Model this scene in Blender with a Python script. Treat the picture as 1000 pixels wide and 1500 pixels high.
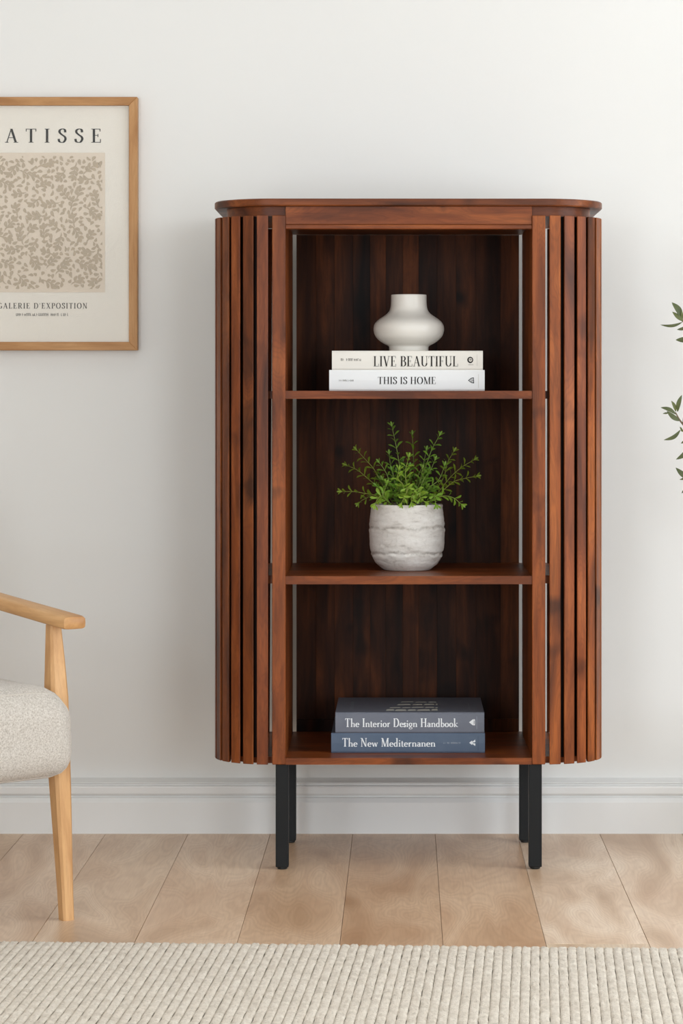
import bpy, bmesh, math, random
from math import sin, cos, pi, radians
from mathutils import Vector, Matrix, noise

for o in list(bpy.data.objects): bpy.data.objects.remove(o)
SC = bpy.context.scene
COL = SC.collection

# ------------------------------------------------------------------ camera
CAM_H, CAM_D, FPX = 0.973, 5.53, 3950.0
cd = bpy.data.cameras.new('camera'); cam = bpy.data.objects.new('camera', cd); COL.objects.link(cam)
cam.location = (0, -CAM_D, CAM_H); cam.rotation_euler = (pi/2, 0, 0)
cd.sensor_fit = 'HORIZONTAL'; cd.sensor_width = 36; cd.lens = FPX/1000*36
cd.shift_x = -0.092; cd.shift_y = -0.170; cd.clip_end = 100
SC.camera = cam
# ------------------------------------------------------------------ world, lamps, exposure
w = bpy.data.worlds.new('world'); SC.world = w; w.use_nodes = True
w.node_tree.nodes['Background'].inputs[0].default_value = (0.90, 0.95, 1.0, 1)
w.node_tree.nodes['Background'].inputs[1].default_value = 0.25
def area(name, loc, target, sx, sy, power, col):
    l = bpy.data.lights.new(name, 'AREA'); l.shape = 'RECTANGLE'; l.size = sx; l.size_y = sy
    l.energy = power; l.color = col
    o = bpy.data.objects.new(name, l); COL.objects.link(o); o.location = loc
    o.rotation_euler = (Vector(target)-Vector(loc)).to_track_quat('-Z', 'Y').to_euler()
    return o
area('window_daylight', (2.46, -1.35, 1.32), (0.0, -0.85, .85), 2.1, 1.8, 55, (0.86, 0.94, 1.0))
area('ceiling_fill', (0.9, -3.6, 2.68), (0.3, -0.4, 0.9), 3.0, 1.8, 15, (0.86, 0.94, 1.0))  # added overhead fill lamp; the ceiling has no opening
area('front_fill', (1.85, -6.7, 1.15), (0.2, 0, .5), 1.3, 2.1, 76, (0.86, 0.94, 1.0))  # added fill lamp behind the camera, right side; no window there
area('front_fill', (-1.65, -6.7, 1.15), (0.0, 0, .5), 1.3, 2.1, 76, (0.86, 0.94, 1.0))  # its added left-hand partner, also without a window
SC.view_settings.view_transform = 'Standard'; SC.view_settings.look = 'None'
SC.view_settings.gamma = 1; SC.view_settings.use_curve_mapping = False
SC.view_settings.exposure = 0.0

# ------------------------------------------------------------------ helpers
def W(px, py, Y):
    s = (CAM_D+Y)/FPX
    return ((px-592)*s, CAM_H-(py-580)*s)
def lin(r, g, b):
    f = lambda c: (c/255/12.92 if c/255 <= .04045 else ((c/255+.055)/1.055)**2.4)
    return (f(r), f(g), f(b), 1)
def tag(o, label=None, cat=None, group=None, kind=None):
    if label: o['label'] = label
    if cat: o['category'] = cat
    if group: o['group'] = group
    if kind: o['kind'] = kind
    return o
def empty(name, loc, rz=0, **k):
    o = bpy.data.objects.new(name, None); COL.objects.link(o)
    o.location = loc; o.rotation_euler = (0, 0, rz); o.empty_display_size = .05
    return tag(o, **k)
def build(name, bm, mat, parent=None, smooth=False, color=None, kind=None):
    me = bpy.data.meshes.new(name)
    bm.normal_update()
    bm.to_mesh(me); bm.free()
    if smooth is True:
        for p in me.polygons: p.use_smooth = True
    elif smooth:
        me.shade_smooth() if False else None
        for p in me.polygons: p.use_smooth = True
        me.set_sharp_from_angle(angle=radians(smooth))
    me.materials.append(mat)
    o = bpy.data.objects.new(name, me); COL.objects.link(o)
    if parent: o.parent = parent
    if color: o.color = color
    if kind: o['kind'] = kind
    return o
def box(bm, x0, x1, y0, y1, z0, z1, bev=0, M=None):
    r = bmesh.ops.create_cube(bm, size=1)
    vs = r['verts']
    for v in vs:
        v.co = Vector((x0+(v.co.x+.5)*(x1-x0), y0+(v.co.y+.5)*(y1-y0), z0+(v.co.z+.5)*(z1-z0)))
    if bev:
        es = list({e for v in vs for e in v.link_edges})
        r2 = bmesh.ops.bevel(bm, geom=es, offset=bev, segments=2 if bev > .002 else 1, affect='EDGES', profile=.5)
        vs = list({v for f in r2['faces'] for v in f.verts} | {v for v in vs if v.is_valid})
    if M is not None:
        for v in vs: v.co = M @ v.co
    return vs
def prism(bm, pts, z0, z1, bev=0):
    n = len(pts)
    def ring(z, s):
        if s:
            out = []
            for i in range(n):
                a, b, c = Vector(pts[i-1]), Vector(pts[i]), Vector(pts[(i+1) % n])
                t1 = (b-a).normalized(); t2 = (c-b).normalized(); t = (t1+t2).normalized()
                nn = Vector((-t.y, t.x)); out.append(b+nn*s)
            return [bm.verts.new((p.x, p.y, z)) for p in out]
        return [bm.verts.new((p[0], p[1], z)) for p in pts]
    rs = [ring(z0, bev), ring(z0+bev, 0), ring(z1-bev, 0), ring(z1, bev)] if bev else [ring(z0, 0), ring(z1, 0)]
    for a, b in zip(rs, rs[1:]):
        for i in range(n): bm.faces.new((a[i], a[(i+1) % n], b[(i+1) % n], b[i]))
    bm.faces.new(rs[0][::-1]); bm.faces.new(rs[-1])
def lathe(bm, prof, n=64, cx=0, cy=0, wob=None):
    rings = []
    for (r, z) in prof:
        ring = []
        for i in range(n):
            a = 2*pi*i/n
            rr = r+(wob(a, z, r) if wob else 0)
            ring.append(bm.verts.new((cx+rr*cos(a), cy+rr*sin(a), z)))
        rings.append(ring)
    for a, b in zip(rings, rings[1:]):
        for i in range(n): bm.faces.new((a[i], a[(i+1) % n], b[(i+1) % n], b[i]))
    bm.faces.new(rings[0][::-1]); bm.faces.new(rings[-1])
def smooth_pts(P, n):
    P = [Vector(p) for p in P]; out = []
    Q = [P[0]*2-P[1]]+P+[P[-1]*2-P[-2]]
    for i in range(1, len(Q)-2):
        for k in range(n):
            t = k/n; a, b, c, d = Q[i-1:i+3]
            out.append(.5*((2*b)+(c-a)*t+(2*a-5*b+4*c-d)*t*t+(3*b-a-3*c+d)*t**3))
    out.append(P[-1]); return out
def tube(bm, pts, rad, n=8, caps=True):
    pts = [Vector(p) for p in pts]; rings = []
    up = Vector((0, 0, 1))
    for i, p in enumerate(pts):
        d = (pts[min(i+1, len(pts)-1)]-pts[max(i-1, 0)]).normalized()
        a = d.cross(up)
        if a.length < 1e-3: a = d.cross(Vector((1, 0, 0)))
        a.normalize(); b = a.cross(d)
        r = rad[i] if isinstance(rad, (list, tuple)) else rad
        rings.append([bm.verts.new(p+(a*cos(2*pi*k/n)+b*sin(2*pi*k/n))*r) for k in range(n)])
    for a, b in zip(rings, rings[1:]):
        for k in range(n): bm.faces.new((a[k], a[(k+1) % n], b[(k+1) % n], b[k]))
    if caps: bm.faces.new(rings[0][::-1]); bm.faces.new(rings[-1])
def loft_post(bm, secs, ch=.18):
    # secs: (x, y, z, wx, wy); chamfered square sections
    rings = []
    for (x, y, z, wx, wy) in secs:
        hx, hy = wx/2, wy/2; c = ch*min(wx, wy)
        rings.append([bm.verts.new((x+a, y+b, z)) for a, b in
            ((hx-c, -hy), (hx, -hy+c), (hx, hy-c), (hx-c, hy), (-hx+c, hy), (-hx, hy-c), (-hx, -hy+c), (-hx+c, -hy))])
    for a, b in zip(rings, rings[1:]):
        for k in range(8): bm.faces.new((a[k], a[(k+1) % 8], b[(k+1) % 8], b[k]))
    bm.faces.new(rings[0][::-1]); bm.faces.new(rings[-1])
def leaf_geo(bm, base, tip, width, nrm, bend=0.0, fold=.18, n=6, shape='olive'):
    base, tip = Vector(base), Vector(tip); d = tip-base; L = d.length; d.normalize()
    side = d.cross(Vector(nrm)).normalized(); up = side.cross(d).normalized()
    rows = []
    for i in range(n+1):
        t = i/n
        if shape == 'olive': wd = max(sin(pi*min(1, t*.97+.03))**.8, .04)
        else: wd = max((t**.8)*math.sqrt(max(0, 1-(t*1.0)**4))*1.15, .12)
        c = base+d*L*t+side*bend*sin(pi*t)*L+up*.12*L*sin(pi*t)*.6
        h = width/2*wd
        rows.append([bm.verts.new(c-side*h+up*h*fold*2), bm.verts.new(c), bm.verts.new(c+side*h+up*h*fold*2)])
    for a, b in zip(rows, rows[1:]):
        bm.faces.new((a[0], a[1], b[1], b[0])); bm.faces.new((a[1], a[2], b[2], b[1]))

# ------------------------------------------------------------------ materials
class NT:
    def __init__(s, name):
        s.m = bpy.data.materials.new(name); s.m.use_nodes = True; s.t = s.m.node_tree
        s.b = s.t.nodes['Principled BSDF']
    def n(s, typ, **k):
        nd = s.t.nodes.new(typ)
        for a, v in k.items(): setattr(nd, a, v)
        return nd
    def l(s, a, b): s.t.links.new(a, b)
    def mixc(s, fac, a, b, mode='MIX'):
        m = s.n('ShaderNodeMix', data_type='RGBA', blend_type=mode)
        for i, v in ((0, fac), (6, a), (7, b)):
            if hasattr(v, 'links') or isinstance(v, bpy.types.NodeSocket): s.l(v, m.inputs[i])
            else: m.inputs[i].default_value = v
        return m.outputs[2]
    def math(s, op, a, b=0.0):
        m = s.n('ShaderNodeMath', operation=op)
        for i, v in ((0, a), (1, b)):
            if isinstance(v, bpy.types.NodeSocket): s.l(v, m.inputs[i])
            else: m.inputs[i].default_value = v
        return m.outputs[0]
    def noise(s, vec, scale, detail=4, rough=.55, dist=0):
        nd = s.n('ShaderNodeTexNoise'); s.l(vec, nd.inputs['Vector'])
        nd.inputs['Scale'].default_value = scale; nd.inputs['Detail'].default_value = detail
        nd.inputs['Roughness'].default_value = rough; nd.inputs['Distortion'].default_value = dist
        return nd.outputs['Fac']
    def ramp(s, fac, stops):
        r = s.n('ShaderNodeValToRGB'); s.l(fac, r.inputs[0]); e = r.color_ramp.elements
        while len(e) < len(stops): e.new(.5)
        for el, (p, c) in zip(e, stops): el.position = p; el.color = c if len(c) == 4 else (*c, 1)
        return r.outputs[0]
    def coords(s, scale=(1, 1, 1), rnd=0.0):
        tc = s.n('ShaderNodeTexCoord'); mp = s.n('ShaderNodeMapping'); mp.inputs['Scale'].default_value = scale
        src = tc.outputs['Object']
        if rnd:
            oi = s.n('ShaderNodeObjectInfo'); vm = s.n('ShaderNodeVectorMath', operation='SCALE')
            cx = s.n('ShaderNodeCombineXYZ')
            s.l(oi.outputs['Random'], cx.inputs[0]); s.l(s.math('MULTIPLY', oi.outputs['Random'], 1.7), cx.inputs[1])
            s.l(s.math('MULTIPLY', oi.outputs['Random'], 2.9), cx.inputs[2])
            s.l(cx.outputs[0], vm.inputs[0]); vm.inputs['Scale'].default_value = rnd
            va = s.n('ShaderNodeVectorMath', operation='ADD'); s.l(src, va.inputs[0]); s.l(vm.outputs[0], va.inputs[1])
            src = va.outputs[0]
        s.l(src, mp.inputs['Vector']); return mp.outputs[0]
    def bump(s, h, strength=.2, dist=.001):
        b = s.n('ShaderNodeBump'); b.inputs['Strength'].default_value = strength; b.inputs['Distance'].default_value = dist
        s.l(h, b.inputs['Height']); s.l(b.outputs[0], s.b.inputs['Normal'])
    def objcol(s): return s.n('ShaderNodeObjectInfo').outputs['Color']
    def base(s, c):
        if isinstance(c, bpy.types.NodeSocket): s.l(c, s.b.inputs['Base Color'])
        else: s.b.inputs['Base Color'].default_value = c
    def rough(s, r, spec=.5): s.b.inputs['Roughness'].default_value = r; s.b.inputs['Specular IOR Level'].default_value = spec

def wood(name, dark, mid, light, axis, scale=1.0, rough=.36, spec=.22, knot=.8, tint=True, line=.35):
    t = NT(name)
    g = {'X': (1, 14, 14), 'Y': (14, 1, 14), 'Z': (14, 14, 1)}[axis]; line *= .55
    v = t.coords(tuple(c*scale for c in g), 9.0)
    v2 = t.coords(tuple((c if c == 1 else 6.5)*scale for c in g), 7.0)
    big = t.noise(v2, 3.0, 3, .5, .6)
    fine = t.noise(v, 7.0, 6, .65, .3)
    col = t.ramp(big, [(.28, dark), (.5, mid), (.72, light)])
    sn = t.math('SINE', t.math('MULTIPLY', big, 85.0))
    ln = t.math('MULTIPLY', t.math('POWER', t.math('ABSOLUTE', sn), 5.0), line)
    col = t.mixc(ln, col, dark)
    col = t.mixc(t.math('MULTIPLY', t.ramp(fine, [(.42, (0, 0, 0)), (.66, (1, 1, 1))]), .45), col, dark)
    kn = t.noise(t.coords((7*scale, 7*scale, 7*scale), 5.0), 1.1, 2, .5, .3)
    col = t.mixc(t.math('MULTIPLY', t.ramp(kn, [(.62, (0, 0, 0)), (.76, (1, 1, 1))]), knot), col, tuple(c*.45 for c in dark[:3])+(1,))
    if tint: col = t.mixc(1.0, col, t.objcol(), 'MULTIPLY')
    t.base(col); t.rough(rough, spec)
    t.bump(fine, .12, .0006)
    return t.m
DK, MD, LT = lin(60, 29, 13), lin(124, 64, 28), lin(156, 88, 42)
WZ = wood('walnut_stained_vertical', DK, MD, LT, 'Z')
WX = wood('walnut_stained_horizontal', DK, MD, LT, 'X')
WB = wood('walnut_back_board_shaded', lin(26, 12, 6), lin(68, 34, 14), lin(106, 57, 26), 'Z', rough=.45, spec=.10, line=.2)  # walnut darkened: the shade inside the cabinet is put into the colour
OAK = wood('natural_oak', lin(180, 130, 82), lin(208, 160, 108), lin(222, 178, 128), 'Z', scale=1.2, rough=.45, spec=.35, knot=0, tint=False, line=.18)
OAKX = wood('natural_oak_arm', lin(176, 126, 78), lin(205, 156, 103), lin(218, 172, 120), 'Y', scale=1.2, rough=.42, spec=.35, knot=0, tint=False, line=.18)
FRZ = wood('picture_frame_wood_vertical', lin(158, 110, 66), lin(184, 136, 88), lin(196, 150, 102), 'Z', scale=2, rough=.5, spec=.3, knot=0, tint=False, line=.15)
FRX = wood('picture_frame_wood_horizontal', lin(158, 110, 66), lin(184, 136, 88), lin(196, 150, 102), 'X', scale=2, rough=.5, spec=.3, knot=0, tint=False, line=.15)

def plain(name, col, rough=.5, spec=.5, metal=0):
    t = NT(name); t.base(col); t.rough(rough, spec); t.b.inputs['Metallic'].default_value = metal; return t
t = NT('wall_paint'); v = t.coords((1, 1, 1))
t.base(t.mixc(t.noise(v, .9, 3), lin(229, 227, 223), lin(233, 231, 228))); t.rough(.75, .25); t.bump(t.noise(v, 160, 3), .06, .0004); WALL = t.m
t = NT('skirting_paint'); v = t.coords((1, 1, 1)); t.base(lin(232, 231, 229)); t.rough(.42, .4); t.bump(t.noise(v, 40, 2), .04, .0003); TRIM = t.m
t = plain('ceiling_paint', lin(240, 240, 238), .85, .2); CEIL = t.m
# floor: oak-look boards
t = NT('oak_floorboard')
v = t.coords((7.0, 1.5, 1), 11.0); v2 = t.coords((40, 2.2, 1), 5.0)
swirl = t.noise(v, 1.05, 2, .45, .9)
fine = t.noise(v2, 6, 5, .6, .2)
col = t.ramp(swirl, [(.25, lin(180, 147, 116)), (.42, lin(213, 185, 157)), (.58, lin(229, 206, 181)), (.78, lin(203, 172, 143))])
sn = t.math('SINE', t.math('MULTIPLY', swirl, 105.0))
ln = t.math('MULTIPLY', t.math('POWER', t.math('ABSOLUTE', sn), 3.0), .17)
col = t.mixc(ln, col, lin(158, 120, 90))
bg_ = t.noise(t.coords((3.2, 1.1, 1), 7.0), 2.2, 3, .55, .5)
col = t.mixc(t.math('MULTIPLY', t.ramp(bg_, [(.5, (0, 0, 0)), (.72, (1, 1, 1))]), .34), col, lin(180, 137, 102))
col = t.mixc(t.math('MULTIPLY', t.ramp(fine, [(.4, (0, 0, 0)), (.7, (1, 1, 1))]), .25), col, lin(170, 135, 106))
col = t.mixc(1.0, col, t.objcol(), 'MULTIPLY')
t.base(col); t.rough(.36, .42); t.bump(fine, .07, .0005); FLOOR = t.m
t = plain('seam_dark', lin(128, 102, 82), .8, .1); SEAM = t.m
# rug
t = NT('woven_cream_wool'); v = t.coords((1, 1, 1), 3.0)
a = t.noise(v, 260, 3, .6); b = t.noise(v, 45, 3, .55)
v9 = t.noise(t.coords((1, .35, 1), 3.0), 120, 4, .7)
col = t.ramp(b, [(.3, lin(206, 193, 176)), (.55, lin(223, 211, 195)), (.75, lin(232, 222, 207))])
col = t.mixc(t.ramp(a, [(.56, (0, 0, 0)), (.70, (.7, .7, .7))]), col, lin(166, 153, 136))
t.base(col); t.rough(.95, .1); t.bump(t.math('ADD', t.noise(v, 420, 3), t.noise(v, 170, 3)), .7, .0022); t.b.inputs['Sheen Weight'].default_value = .2; RUG = t.m
t = plain('rug_backing', lin(196, 184, 164), .95, .1); RUGB = t.m
# fabric
t = NT('oatmeal_boucle'); v = t.coords((1, 1, 1))
a = t.noise(v, 330, 4, .7); b = t.noise(v, 110, 3, .6)
col = t.ramp(a, [(.35, lin(170, 160, 149)), (.5, lin(198, 189, 179)), (.7, lin(218, 211, 203))])
t.base(col); t.rough(.95, .1); t.b.inputs['Sheen Weight'].default_value = .25
t.bump(t.math('ADD', a, b), .55, .0018); FAB = t.m
t = plain('fabric_piping', lin(198, 189, 179), .95, .1); PIPE = t.m
t = NT('matt_black_steel'); t.base(lin(18, 19, 20)); t.rough(.45, .22); t.bump(t.noise(t.coords(), 300, 2), .05, .0002); BLACK = t.m
t = plain('black_plastic', lin(16, 16, 16), .5, .4); BLKP = t.m
# vase
t = NT('cream_stoneware'); v = t.coords(); t.base(t.mixc(t.noise(v, 6, 3), lin(222, 216, 207), lin(230, 225, 217)))
t.rough(.33, .5); t.bump(t.noise(v, 60, 3), .03, .0005); VASE = t.m
# pot
t = NT('whitewashed_concrete'); v = t.coords((1, 1, 3.2)); v1 = t.coords()
blotch = t.noise(v, 16, 5, .65, .5); gr = t.noise(v1, 120, 4, .7)  # uneven grey blotches across the whitewash
col = t.ramp(blotch, [(.3, lin(172, 164, 156)), (.44, lin(212, 206, 199)), (.7, lin(230, 226, 220))])
col = t.mixc(t.ramp(gr, [(.55, (0, 0, 0)), (.75, (.4, .4, .4))]), col, lin(164, 156, 148))
tc = t.n('ShaderNodeTexCoord'); sx = t.n('ShaderNodeSeparateXYZ'); t.l(tc.outputs['Object'], sx.inputs[0])
zz = t.math('ADD', sx.outputs[2], t.math('MULTIPLY', t.noise(t.coords((1, 1, .3)), 30, 3), .022))
for zc in (.0495, .1035):
    bd = t.math('DIVIDE', t.math('ABSOLUTE', t.math('SUBTRACT', zz, zc)), .0045)
    bd = t.math('MULTIPLY', t.math('SUBTRACT', 1.0, t.math('MINIMUM', bd, 1.0)), t.ramp(gr, [(.35, (.1, .1, .1)), (.6, (.7, .7, .7))]))
    col = t.mixc(bd, col, lin(150, 142, 132))
t.base(col); t.rough(.85, .2); t.bump(gr, .5, .0018); POT = t.m
t = plain('potting_soil', lin(32, 26, 20), .95, .1); SOIL = t.m
def leafmat(name, a, b, trans=.25, rough=.5):
    t = NT(name); v = t.coords(); c = t.mixc(t.noise(v, 55, 3), a, b); c = t.mixc(1.0, c, t.objcol(), 'MULTIPLY')
    t.base(c); t.rough(rough, .4); t.b.inputs['Subsurface Weight'].default_value = 0
    tr = t.n('ShaderNodeBsdfTranslucent'); t.l(c, tr.inputs[0]); mx = t.n('ShaderNodeMixShader'); mx.inputs[0].default_value = trans
    out = t.t.nodes['Material Output']; t.l(t.b.outputs[0], mx.inputs[1]); t.l(tr.outputs[0], mx.inputs[2]); t.l(mx.outputs[0], out.inputs[0])
    return t.m
SPRIG = leafmat('small_green_leaf', lin(112, 148, 52), lin(152, 184, 72))
STEMG = leafmat('green_stem', lin(126, 142, 66), lin(148, 160, 84), .05)
OLIVE = leafmat('olive_leaf', lin(58, 66, 36), lin(96, 102, 58), .1)
BARK = plain('grey_bark', lin(120, 104, 84), .9, .2).m
PAPER = plain('poster_paper', lin(230, 223, 212), .8, .2).m
PANEL = plain('poster_beige_ink', lin(220, 205, 187), .8, .2).m
PATT = plain('poster_taupe_ink', lin(184, 167, 145), .8, .2).m
INK = plain('black_ink', lin(36, 32, 30), .7, .2).m
INKG = plain('grey_ink', lin(110, 104, 98), .7, .2).m
WINK = plain('white_ink', lin(226, 228, 230), .6, .3).m
GINK = plain('pale_grey_ink', lin(150, 156, 164), .6, .3).m
BCREAM = plain('cream_book_cloth', lin(229, 224, 215), .6, .3).m
BWHITE = plain('white_book_cloth', lin(235, 235, 234), .55, .35).m
def cloth(name, c1, c2):
    t = NT(name); v = t.coords((1, 1, 1)); t.base(t.mixc(t.noise(v, 24, 4, .6), c1, c2)); t.rough(.42, .2)
    t.bump(t.noise(v, 500, 2), .08, .0003); return t.m
BGREY = cloth('slate_grey_book_cloth', lin(98, 102, 114), lin(116, 119, 129))
BBLUE = cloth('slate_blue_book_cloth', lin(76, 90, 110), lin(94, 106, 124))
t = NT('page_edges'); t.base(t.mixc(t.noise(t.coords((1, 1, 90)), 8, 2), lin(222, 214, 198), lin(240, 234, 222))); t.rough(.9, .1); PAGES = t.m
t = NT('picture_glass'); t.base((.9, .93, .92, 1)); t.rough(.12, .3); t.b.inputs['Alpha'].default_value = .03; GLASS = t.m

# ------------------------------------------------------------------ room
YW = .508; XL, XR, YF, ZC = -2.3, 2.5, -6.9, 2.75
def struct(name, bm, m, parent=None):
    o = build(name, bm, m, parent)
    if parent is None: o['kind'] = 'structure'
    return o
bm = bmesh.new(); box(bm, XL-.1, XR+.1, YW, YW+.1, -.05, ZC+.05); o = struct('wall_back', bm, WALL); o['label'] = 'plain off-white painted wall behind the cabinet'
bm = bmesh.new(); box(bm, XL-.1, XL, YF, YW, -.05, ZC+.05); struct('wall_left', bm, WALL)
bm = bmesh.new()   # right wall with a window opening
wy0, wy1, wz0, wz1 = -2.5, -.2, .4, 2.45
for b_ in ((YF, wy0, -.05, ZC+.05), (wy1, YW, -.05, ZC+.05), (wy0, wy1, -.05, wz0), (wy0, wy1, wz1, ZC+.05)):
    box(bm, XR, XR+.1, b_[0], b_[1], b_[2], b_[3])
struct('wall_right', bm, WALL)
bm = bmesh.new()
for b_ in ((wy0, wy0+.05, wz0, wz1), (wy1-.05, wy1, wz0, wz1), (wy0+.05, wy1-.05, wz0, wz0+.05), (wy0+.05, wy1-.05, wz1-.05, wz1)):
    box(bm, XR+.01, XR+.08, b_[0], b_[1], b_[2], b_[3])
struct('window_1', bm, TRIM)
bm = bmesh.new(); box(bm, XL-.1, XR+.1, YF, YW+.1, ZC, ZC+.08); struct('ceiling', bm, CEIL)
# floor: dark bed under individually laid boards
bm = bmesh.new(); box(bm, XL, XR, YF, YW, -.06, -.012)
floor = struct('floor', bm, SEAM); floor['label'] = 'pale oak board floor running towards the wall'
random.seed(5)
PW = (637-517)*(5.99/FPX)*1.005; x0 = (637-592)*(5.99/FPX)
tints = {-1: (.90, .79, .69), 0: (.97, .87, .78), 1: (1.14, 1.16, 1.19), 2: (1.12, 1.13, 1.15), -2: (.94, .85, .77), -3: (1.03, .98, .94), -4: (1.0, .96, .92), -5: (1.0, .95, .92)}
cuts = {1: -.742}
k = -12
while x0+k*PW < XR:
    a, b = max(XL, x0+k*PW), min(XR, x0+(k+1)*PW)
    if b-a > .01:
        ys = []
        y = YW-.004; ys.append(y)
        first = cuts.get(k, random.uniform(-2.6, -1.6)); ys.append(first)
        y = first
        while y > YF: y -= random.uniform(1.9, 2.3); ys.append(max(y, YF))
        for yy1, yy0 in zip(ys, ys[1:]):
            if yy1-yy0 < .02: continue
            bm = bmesh.new(); g = .0004
            box(bm, a+g, b-g, yy0+g, yy1-g, -.012, 0, .0006)
            tt = tints.get(k, None) or tuple(c*random.uniform(.93, 1.03) for c in (1, .97, .94))
            if yy1 < YW-.01: tt = tuple(c*random.uniform(.97, 1.03) for c in (1, .98, .96))
            build('floorboard', bm, FLOOR, floor, color=(*tt, 1))
    k += 1
# skirting board
prof = [(YW, 0), (.462, 0), (.462, .0690), (.4632, .0710), (.4690, .0790), (.4745, .0800), (.4755, .0815), (.4750, .0830), (.4700, .0865),
        (.4688, .0890), (.4688, .1010), (.4705, .1045), (.4760, .1062), (.4775, .1082), (.4765, .1095), (.4740, .1108), (.4755, .1125), (YW, .1185)]
def skirting(name, p, x0_, x1_, rot=None):
    bm = bmesh.new(); A = [bm.verts.new((x0_, y, z)) for y, z in p]; B = [bm.verts.new((x1_, y, z)) for y, z in p]
    for i in range(len(p)): bm.faces.new((A[i], A[(i+1) % len(p)], B[(i+1) % len(p)], B[i]))
    bm.faces.new(A[::-1]); bm.faces.new(B)
    bmesh.ops.recalc_face_normals(bm, faces=bm.faces[:])
    if rot is not None:
        for v in bm.verts: v.co = rot @ v.co
    return struct(name, bm, TRIM)
s_ = skirting('baseboard_back', prof, XL, XR); s_['label'] = 'white moulded skirting board along the wall'
pl = [(y-YW, z) for y, z in prof]
skirting('baseboard_left', pl, 0, YW-.02-YF, Matrix.Translation((XL, YF, 0)) @ Matrix.Rotation(pi/2, 4, 'Z'))
skirting('baseboard_right', pl, 0, YW-.02-YF, Matrix.Translation((XR, YW-.02, 0)) @ Matrix.Rotation(-pi/2, 4, 'Z'))

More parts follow.
